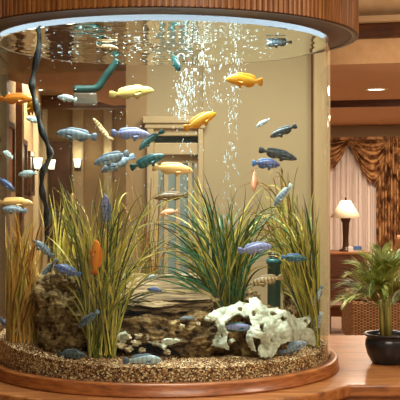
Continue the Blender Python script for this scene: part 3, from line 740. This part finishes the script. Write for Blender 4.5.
for _ in range(300):
    a = rr.uniform(0, 2 * PI); q = .68 * math.sqrt(rr.random()); x, y = CX + q * math.cos(a), CY + q * math.sin(a)
    if rr.random() > .35 + .9 * math.exp(-((x - CX - .08) / .3) ** 2): continue
    s_ = rr.uniform(.0014, .0032); mb.ball((x, y, ZW - .012 - rr.uniform(0, .01)), (s_ * rr.uniform(1, 3.2), s_, s_ * .7), 6, 4)
tag(mb.build('surface_bubbles', M['bubble']), 'fine white bubbles drifting under the water surface', 'bubbles', kind='stuff')
mb = MB()
for _ in range(60):
    px, py = rr.uniform(15, 160), rr.uniform(45, 190); p = inside(P(px, py, rr.uniform(4.5, 5.2)), .69); s_ = rr.uniform(.0015, .003)
    mb.ball(p, (s_, s_, s_), 6, 4)
tag(mb.build('drifting_specks', M['bubble']), 'tiny pale specks drifting in the open water on the left', 'specks', kind='stuff')

# ------------------------------------------------------------------ fish
def fishm(name, back, side, belly, bar=None, nb=9, bs=.6, rough=.35):
    m, n, l, b = mat(name); spec(b, rough, .5)
    tc = n.new('ShaderNodeTexCoord'); sp = n.new('ShaderNodeSeparateXYZ'); l.new(tc.outputs['Generated'], sp.inputs[0])
    rp = ramp(n, [(.12, belly), (.42, side), (.72, side), (.95, back)]); l.new(sp.outputs[2], rp.inputs[0]); colr = rp.outputs[0]
    if bar:
        nz = n.new('ShaderNodeTexNoise'); nz.inputs['Scale'].default_value = 6; l.new(tc.outputs['Generated'], nz.inputs['Vector'])
        ma = n.new('ShaderNodeMath'); ma.operation = 'MULTIPLY_ADD'; l.new(sp.outputs[0], ma.inputs[0]); ma.inputs[1].default_value = nb * 2 * PI
        mu = n.new('ShaderNodeMath'); mu.operation = 'MULTIPLY'; mu.inputs[1].default_value = 5; l.new(nz.outputs['Fac'], mu.inputs[0]); l.new(mu.outputs[0], ma.inputs[2])
        sn = n.new('ShaderNodeMath'); sn.operation = 'SINE'; l.new(ma.outputs[0], sn.inputs[0])
        mr_ = n.new('ShaderNodeMapRange'); mr_.inputs['From Min'].default_value = .0; mr_.inputs['From Max'].default_value = .7; mr_.inputs['To Max'].default_value = bs
        l.new(sn.outputs[0], mr_.inputs['Value'])
        mx = n.new('ShaderNodeMix'); mx.data_type = 'RGBA'; l.new(mr_.outputs[0], mx.inputs['Factor']); l.new(colr, mx.inputs['A']); mx.inputs['B'].default_value = bar
        colr = mx.outputs['Result']
    l.new(colr, b.inputs['Base Color'])
    return m
FM = {
 'yellow': (fishm('yellow_fish_skin', lin(206, 134, 20), lin(236, 170, 34), lin(226, 146, 40)), plain('yellow_fin', lin(214, 140, 30))),
 'orange': (fishm('orange_fish_skin', lin(200, 104, 20), lin(226, 134, 36), lin(222, 140, 60)), plain('orange_fin', lin(206, 116, 32))),
 'peach': (fishm('peach_fish_skin', lin(222, 160, 84), lin(240, 190, 116), lin(236, 196, 140)), plain('peach_fin', lin(226, 176, 110))),
 'straw': (fishm('straw_fish_skin', lin(176, 146, 66), lin(206, 178, 96), lin(206, 188, 128)), plain('straw_fin', lin(184, 158, 86))),
 'lavender': (fishm('lavender_fish_skin', lin(104, 108, 158), lin(140, 144, 186), lin(160, 172, 196), lin(92, 98, 150), 8, .5), plain('lavender_fin', lin(120, 128, 170))),
 'greyblue': (fishm('grey_blue_fish_skin', lin(70, 84, 98), lin(124, 142, 156), lin(164, 180, 186), lin(62, 76, 92), 7, .55), plain('grey_blue_fin', lin(96, 112, 128))),
 'teal': (fishm('teal_fish_skin', lin(16, 52, 54), lin(44, 96, 98), lin(80, 130, 126), lin(14, 42, 46), 6, .6), plain('teal_fin', lin(30, 84, 86))),
 'silver': (fishm('silver_fish_skin', lin(122, 140, 146), lin(164, 178, 180), lin(196, 202, 196), lin(104, 118, 124), 7, .5), plain('silver_fin', lin(180, 190, 186))),
 'blue': (fishm('blue_fish_skin', lin(48, 56, 98), lin(86, 98, 146), lin(136, 150, 184), lin(34, 42, 80), 7, .6), plain('blue_fin', lin(70, 108, 160))),
 'dark': (fishm('dark_slate_fish_skin', lin(34, 40, 44), lin(66, 76, 80), lin(100, 110, 110), lin(28, 32, 36), 6, .6), plain('dark_slate_fin', lin(56, 66, 70))),
 'brown': (fishm('brown_fish_skin', lin(72, 50, 28), lin(120, 88, 50), lin(160, 130, 88), lin(56, 38, 20), 6, .5), plain('brown_fin', lin(104, 76, 44))),
 'striped': (fishm('striped_tan_fish_skin', lin(136, 110, 72), lin(188, 162, 116), lin(206, 186, 146), lin(84, 62, 38), 8, .8), plain('striped_tan_fin', lin(150, 122, 82))),
 'pink': (fishm('pink_orange_fish_skin', lin(206, 132, 96), lin(228, 160, 120), lin(232, 182, 146)), plain('pink_orange_fin', lin(216, 150, 110))),
}
EYE_M = plain('fish_eye', (.01, .01, .012, 1), .1, .7)
def fish_meshes(bend, deep):
    """unit-long fish, head at +x, one continuous body, fins separate"""
    def cy_(x): t = .5 - x; return bend * .16 * max(0, t - .25) ** 2 * 4
    prof = [(.500, .004, -.012), (.492, .022, -.010), (.470, .045, -.006), (.43, .074, -.001), (.37, .102, .003), (.29, .126, .005), (.18, .138, .004), (.06, .134, .002), (-.06, .118, .0), (-.17, .092, .0), (-.26, .064, .0), (-.32, .050, .0), (-.345, .048, .0)]
    n = 16; b = MB(); vs = []; fs = []
    for x, h, zc_ in prof:
        h2 = h * deep; wd_ = min(h2, h) * .56 * (1.12 if x > .1 else 1.0)
        if x < -.15: wd_ *= max(.35, 1 - (-.15 - x) * 3)
        for k in range(n):
            a = 2 * PI * k / n; ca, sa = math.cos(a), math.sin(a)
            vs.append((x, cy_(x) + wd_ * math.copysign(abs(ca) ** .9, ca), zc_ + h2 * math.copysign(abs(sa) ** .95, sa) * (1 if sa > 0 else .92)))
    m = len(prof)
    for i in range(m - 1):
        for k in range(n):
            k2 = (k + 1) % n; fs.append((i * n + k, (i + 1) * n + k, (i + 1) * n + k2, i * n + k2))
    fs.append(tuple(range(n))); fs.append(tuple((m - 1) * n + k for k in range(n - 1, -1, -1)))
    b.add(vs, fs)
    def fin(outer, inner, th=.006):
        mb = MB(); v = []; q = len(outer)
        for s_ in (-1, 1):
            for (x, z) in outer: v.append((x, cy_(x) + s_ * th * .25, z))
            for (x, z) in inner: v.append((x, cy_(x) + s_ * th, z))
        f = []; N = 2 * q
        for i in range(q - 1):
            f.append((i, i + 1, q + i + 1, q + i)); f.append((N + i, N + q + i, N + q + i + 1, N + i + 1)); f.append((i, N + i, N + i + 1, i + 1))
        f.append((0, q, N + q, N)); f.append((q - 1, N + q - 1, N + N - 1, N - 1 - q + q)) if False else None
        mb.add(v, f); return mb
    d = deep
    dors = fin([(.26, .135 * d), (.22, .17 * d), (.12, .186 * d), (.0, .18 * d), (-.1, .172 * d), (-.2, .158 * d), (-.27, .13 * d), (-.30, .085 * d)],
               [(.25, .118 * d), (.20, .128 * d), (.12, .13 * d), (.0, .118 * d), (-.1, .100 * d), (-.2, .072 * d), (-.26, .054 * d), (-.28, .048 * d)])
    anal = fin([(.0, -.115 * d), (-.06, -.15 * d), (-.14, -.155 * d), (-.22, -.13 * d), (-.28, -.085 * d)], [(.0, -.10 * d), (-.06, -.092 * d), (-.14, -.082 * d), (-.2, -.06 * d), (-.26, -.046 * d)])
    tail = fin([(-.40, .092 * d), (-.47, .105 * d), (-.497, .06 * d), (-.49, .0), (-.497, -.06 * d), (-.47, -.105 * d), (-.40, -.092 * d)],
               [(-.335, .044 * d), (-.34, .034 * d), (-.342, .016 * d), (-.342, 0), (-.342, -.016 * d), (-.34, -.034 * d), (-.335, -.044 * d)])
    pel = fin([(.19, -.125 * d), (.13, -.19 * d), (.08, -.185 * d), (.07, -.13 * d)], [(.18, -.11 * d), (.15, -.115 * d), (.12, -.112 * d), (.09, -.105 * d)])
    def pec(s_):
        mb = MB(); y0 = s_ * .078
        v = [(.22, y0, .01), (.22, y0, -.045), (.10, y0 + s_ * .05, -.075), (.07, y0 + s_ * .06, -.045), (.10, y0 + s_ * .05, -.01)]
        v2 = [(x, y + s_ * .004, z) for x, y, z in v]; return mb.add(v + v2, [(0, 1, 2, 3, 4), (9, 8, 7, 6, 5)] + [(i, (i + 1) % 5, (i + 1) % 5 + 5, i + 5) for i in range(5)])
    def eye(s_): return MB().ball((.405, s_ * .043 * d ** .5, .026 * d), (.017, .009, .017), 10, 8)
    return [('body', b), ('dorsal_fin', dors), ('anal_fin', anal), ('tail_fin', tail), ('pelvic_fin', pel), ('pectoral_fin', pec(1)), ('pectoral_fin', pec(-1)), ('eye', eye(1)), ('eye', eye(-1))]
PROTO = {}
def proto(bend, deep):
    if (bend, deep) not in PROTO:
        out = []
        for nm, mb in fish_meshes(bend, deep):
            me = bpy.data.meshes.new(nm); me.from_pydata(mb.v, [], mb.f); me.materials.append(EYE_M)
            me.polygons.foreach_set('use_smooth', [True] * len(me.polygons)); me.validate(); me.update(); out.append((nm, me))
        PROTO[(bend, deep)] = out
    return PROTO[(bend, deep)]
def fish(head, tail, Y, dY, kind, label, bend=0, deep=1.0, fins=None, roll=0):
    a = P(head[0], head[1], Y - dY / 2); b = P(tail[0], tail[1], Y + dY / 2)
    c = (a + b) / 2; L = (a - b).length; c2 = inside(c, max(.1, .722 - L * .2))
    xax = (a - b).normalized(); up = Vector((0, 0, 1))
    if abs(xax.z) > .93: up = Vector((1, 0, 0))
    yax = up.cross(xax).normalized(); zax = xax.cross(yax)
    Mx = Matrix((xax, yax, zax)).transposed() @ Matrix.Rotation(roll, 3, 'X')
    r = empty('cichlid', c2, label, 'fish', 'cichlids swimming in the tank'); r.rotation_euler = Mx.to_euler(); r.scale = (L, L, L)
    skin, finm = FM[kind]
    if fins: finm = FM[fins][1]
    for nm, me in proto(bend, deep):
        if nm in ('pectoral_fin', 'eye') and abs(head[0] - tail[0]) + abs(head[1] - tail[1]) < 16: continue
        o = bpy.data.objects.new(nm, me); COL.objects.link(o); o.parent = r
        o.material_slots[0].link = 'OBJECT'; o.material_slots[0].material = skin if nm == 'body' else EYE_M if nm == 'eye' else finm
    return r
FISH = [
 ((226, 79), (263, 82), 4.55, .04, 'yellow', 'bright yellow-orange fish facing left in front of the right bubble stream', 0, 1.1),
 ((216, 113), (184, 129), 4.5, -.05, 'yellow', 'yellow fish swimming up to the right in the middle, below the bubbles', 0, 1.0),
 ((193, 171), (152, 167), 4.55, .0, 'peach', 'long peach yellow fish facing right above the teal grass-like plant', 0, .92),
 ((154, 90), (109, 95), 4.8, .0, 'straw', 'pale straw yellow fish facing right below the water surface, left of the bubbles', 0, .85),
 ((150, 135), (111, 133), 4.5, .0, 'lavender', 'lavender fish facing right beside the tilted dark grey-green fish', 0, .95),
 ((139, 150), (158, 131), 4.55, .06, 'teal', 'slim grey-green fish tilted head down at the nose of the lavender fish', 1, .8),
 ((165, 155), (130, 168), 4.5, .0, 'teal', 'dark teal fish facing right just above the long peach fish', 0, .92),
 ((94, 164), (129, 153), 4.45, .0, 'greyblue', 'large grey-blue fish facing left, upper of the overlapping pair', 0, 1.0),
 ((101, 172), (134, 155), 4.62, .0, 'greyblue', 'grey-blue fish facing left, lower and behind of the overlapping pair', -1, .9),
 ((56, 133), (97, 137), 4.5, .0, 'greyblue', 'long grey-blue fish facing left just right of the black hose', 0, .95),
 ((57, 97), (77, 100), 4.6, .0, 'silver', 'small silvery fish left of the teal pipe elbow', 0, 1.1),
 ((26, 118), (41, 122), 4.62, .05, 'silver', 'small silvery fish behind the black hose below the orange fish', 0, 1.1),
 ((3, 152), (13, 158), 4.69, .08, 'silver', 'tiny silvery fish at the far left edge beside the orange print', 0, 1.1),
 ((18, 175), (37, 173), 4.66, .0, 'silver', 'pale silvery fish below the wall sconces at the left', 0, 1.1),
 ((13, 190), (-3, 178), 4.69, .0, 'blue', 'dark blue fish pointing down right, cut by the left edge', 0, .95),
 ((2, 209), (27, 211), 4.66, .05, 'greyblue', 'grey-blue fish right below the long peach fish at the left edge', 0, .95),
 ((33, 203), (-4, 202), 4.72, .0, 'peach', 'long peach fish at the left edge over the amber grass-like plant', 0, .8),
 ((34, 99), (-2, 99), 4.66, .0, 'orange', 'orange fish with dark blue tail at the left edge by the black hose', 0, .95),
 ((40, 104), (18, 112), 4.72, .1, 'yellow', 'yellow-orange fish curling behind the black hose', 1, 1.15),
 ((119, 49), (96, 47), 4.7, .0, 'brown', 'dark brown fish just under the water surface at upper left', 0, .95),
 ((180, 70), (172, 57), 4.6, .1, 'teal', 'small dark fish diving head down left of the bubble stream', 0, 1.3),
 ((266, 45), (292, 41), 4.65, .0, 'greyblue', 'grey-blue fish just under the water surface at upper right', 0, .95),
 ((256, 127), (270, 119), 4.7, .0, 'silver', 'small silver-blue fish on the right above the dark grey fish', 0, .9),
 ((270, 137), (296, 126), 4.6, .0, 'dark', 'dark grey fish facing lower left in open water on the right', 1, .95),
 ((297, 159), (258, 150), 4.65, .0, 'dark', 'long slate grey fish facing right just above the blue fish', -1, .8),
 ((280, 165), (252, 163), 4.55, .0, 'blue', 'blue fish facing right above the upright pink-orange fish', 0, 1.15),
 ((254, 191), (255, 167), 4.6, .1, 'pink', 'pale pink-orange fish hanging head down on the right', 0, 1.1),
 ((274, 206), (292, 184), 4.5, .0, 'greyblue', 'pale blue-grey fish diving to lower left over the right plant', 0, .85, 'silver'),
 ((272, 246), (238, 251), 4.42, .0, 'lavender', 'barred lavender fish facing right before the teal grass-like plant', 0, 1.0),
 ((307, 259), (281, 257), 4.45, .0, 'teal', 'blue-teal fish facing right, just right of the green pipe cap', 0, .95, 'blue'),
 ((250, 284), (283, 277), 4.5, .0, 'striped', 'tan fish with dark bars in front of the green pipe', 0, .95),
 ((105, 194), (106, 229), 4.20, .05, 'lavender', 'grey-violet fish standing upright in the large olive plant', 0, .85, 'greyblue'),
 ((95, 240), (93, 275), 4.14, .05, 'orange', 'bright orange fish standing upright in the large olive plant', 0, 1.0),
 ((54, 266), (81, 275), 4.22, .0, 'blue', 'deep blue fish facing left over the top of the layered rock', 0, 1.0),
 ((33, 240), (53, 257), 4.52, .0, 'greyblue', 'teal grey fish tilted between the amber plant and the large olive plant', 0, .95),
 ((39, 288), (50, 258), 4.5, .05, 'greyblue', 'pale blue fish pointing down above the left end of the layered rock', 1, .85, 'silver'),
 ((72, 194), (76, 212), 4.7, .1, 'pink', 'pink-orange fish half hidden by the left plant blades', 0, 1.2),
 ((41, 291), (11, 309), 4.52, .0, 'brown', 'dull brown fish lurking in front of the amber plant', 0, 1.0, 'striped'),
 ((75, 329), (97, 311), 4.14, .0, 'dark', 'slim grey fish rising to the right in front of the large plant base', 0, .8, 'greyblue'),
 ((86, 355), (57, 354), 4.20, .0, 'dark', 'dark slate fish resting on the gravel under the layered rock', 0, 1.1),
 ((162, 360), (123, 361), 4.125, .0, 'silver', 'pale blue-silver fish facing right at the mouth of the cave', 0, .95, 'greyblue'),
 ((253, 328), (219, 327), 4.28, .0, 'lavender', 'silver-violet fish facing right before the white-crusted rock', 0, .85, 'teal'),
 ((312, 343), (284, 354), 4.36, .0, 'greyblue', 'grey-blue fish resting on gravel at the right of the white-crusted rock', 0, 1.1),
 ((147, 289), (162, 291), 4.42, .0, 'blue', 'small dark blue fish hovering over the flat slab', 0, 1.1),
 ((144, 280), (158, 275), 4.6, .0, 'silver', 'small pale teal fish behind the flat slab', 0, 1.0),
 ((179, 319), (195, 318), 4.33, .0, 'greyblue', 'small silvery blue fish under the right end of the flat slab', 0, .9),
 ((318, 306), (327, 286), 4.62, .0, 'silver', 'pale blue fish shape for a reflection, pointing down at the right tank wall, upper of two', 0, 1.0, 'greyblue'),  # fish body added in place of a pale reflection at the wall
 ((318, 334), (328, 312), 4.62, .0, 'greyblue', 'pale blue fish shape for a reflection at the right tank wall, lower of two', 0, 1.0, 'silver'),  # second added body, also in place of a reflection
 ((9, 331), (-2, 318), 4.69, .0, 'blue', 'small blue fish low at the left edge just above the gravel', 0, 1.0),
 ((93, 118), (107, 141), 4.7, .05, 'striped', 'pale tan fish swimming up to the left below the teal pipe elbow', 1, .8),
 ((154, 198), (188, 195), 4.75, .0, 'brown', 'brown fish facing left directly under the long peach fish in the middle', 0, .8),
 ((160, 214), (178, 211), 4.85, .0, 'pink', 'small pinkish fish facing left under the brown fish', 0, 1.1),
]
for f_ in FISH:
    h, t, Y, dY, k, lab, bend, deep = f_[:8]; fish(h, t, Y, dY, k, lab, bend, deep, f_[8] if len(f_) > 8 else None)

# ------------------------------------------------------------------ potted palm on the counter
YPm = .79 * F / (363 - HOR)
pp = empty('potted_palm', P(388, 363, YPm) * 1.0, 'small potted palm in a black glazed pot on the counter', 'plant')
pp.location.z = ZC
kp = YPm / F
MB().lathe([(0, 0), (.070, 0), (.074, .006), (.095, .045), (.104, .085), (.102, .108), (.094, .118), (.104, .126), (.112, .132), (.110, .137), (.098, .136), (.090, .124), (.088, .115), (0, .112)], n=56).build('pot', M['pot'], pp)
MB().lathe([(0, .120), (.05, .1195), (.089, .117)], n=32).build('soil', M['soil'], pp)
rr = random.Random(21)
st = MB()
for k in range(9):
    a = rr.uniform(0, 2 * PI); q = rr.uniform(.008, .040); x, y = -.012 + q * math.cos(a), q * math.sin(a)
    st.tube([(x, y, .11), (x * 1.15, y * 1.15, .20), (x * 1.3, y * 1.3, .29)], [.0085, .0075, .006], 8)
st.build('stems', M['stem'], pp)
def frond(a0, reach, height, droop, seed, xo):
    rr2 = random.Random(seed); mb = MB(); ca, sa = math.cos(a0), math.sin(a0)
    n = 24; sp_ = []
    for i in range(n + 1):
        t = i / n; sp_.append(Vector((xo + ca * reach * t ** 1.25, sa * reach * t ** 1.25 * .9, .22 + height * (t ** .8) - droop * t ** 3)))
    mb.tube(sp_, [.0032 * (1 - .75 * i / n) + .0006 for i in range(n + 1)], 5)
    for i in range(7, n + 1):
        t = i / n; p = sp_[i]; d = (sp_[min(i + 1, n)] - sp_[i - 1]).normalized()
        sd_ = d.cross(Vector((0, 0, 1)))
        if sd_.length < .1: sd_ = Vector((sa, -ca, 0))
        sd_.normalize(); up = sd_.cross(d)
        for s_ in (-1, 1):
            for e in range(1 + (i % 2)):
                L = .150 * (1 - .55 * abs(t - .55) * 1.6) * rr2.uniform(.8, 1.15)
                dd = (d * rr2.uniform(.9, 1.4) + sd_ * s_ * rr2.uniform(.45, .8) + up * rr2.uniform(-.05, .4)).normalized()
                wv = dd.cross(up).normalized() * rr2.uniform(.0030, .0048)
                q0 = p + d * (e * .010); q1 = q0 + dd * L * .4 + Vector((0, 0, .006)); q2 = q0 + dd * L - Vector((0, 0, .008 + .018 * t))
                mb.add([q0 - wv * .35, q0 + wv * .35, q1 + wv, q1 - wv, q2], [(0, 1, 2, 3), (3, 2, 4)])
    mb.build('frond', M['frond'], pp)
FR = [(3.05, .17, .10, .04), (2.9, .15, .17, .05), (3.3, .14, .21, .05), (2.7, .12, .25, .05), (2.3, .09, .27, .04), (3.6, .17, .13, .06), (1.7, .05, .29, .03), (1.0, .08, .27, .04), (.4, .14, .22, .05), (-.2, .17, .16, .06), (.6, .17, .11, .05),
      (-1.0, .11, .18, .07), (-1.9, .11, .20, .08), (4.1, .14, .20, .07), (-.6, .15, .23, .07), (3.15, .12, .14, .07), (0.1, .12, .13, .05), (2.45, .14, .13, .04), (-1.5, .07, .25, .05), (2.0, .13, .2, .05), (.9, .14, .17, .05), (4.5, .10, .26, .06)]
for k, (a, re, h, dr__) in enumerate(FR): frond(a, re * 1.12, h * 1.06, dr__, 100 + k, -.012)
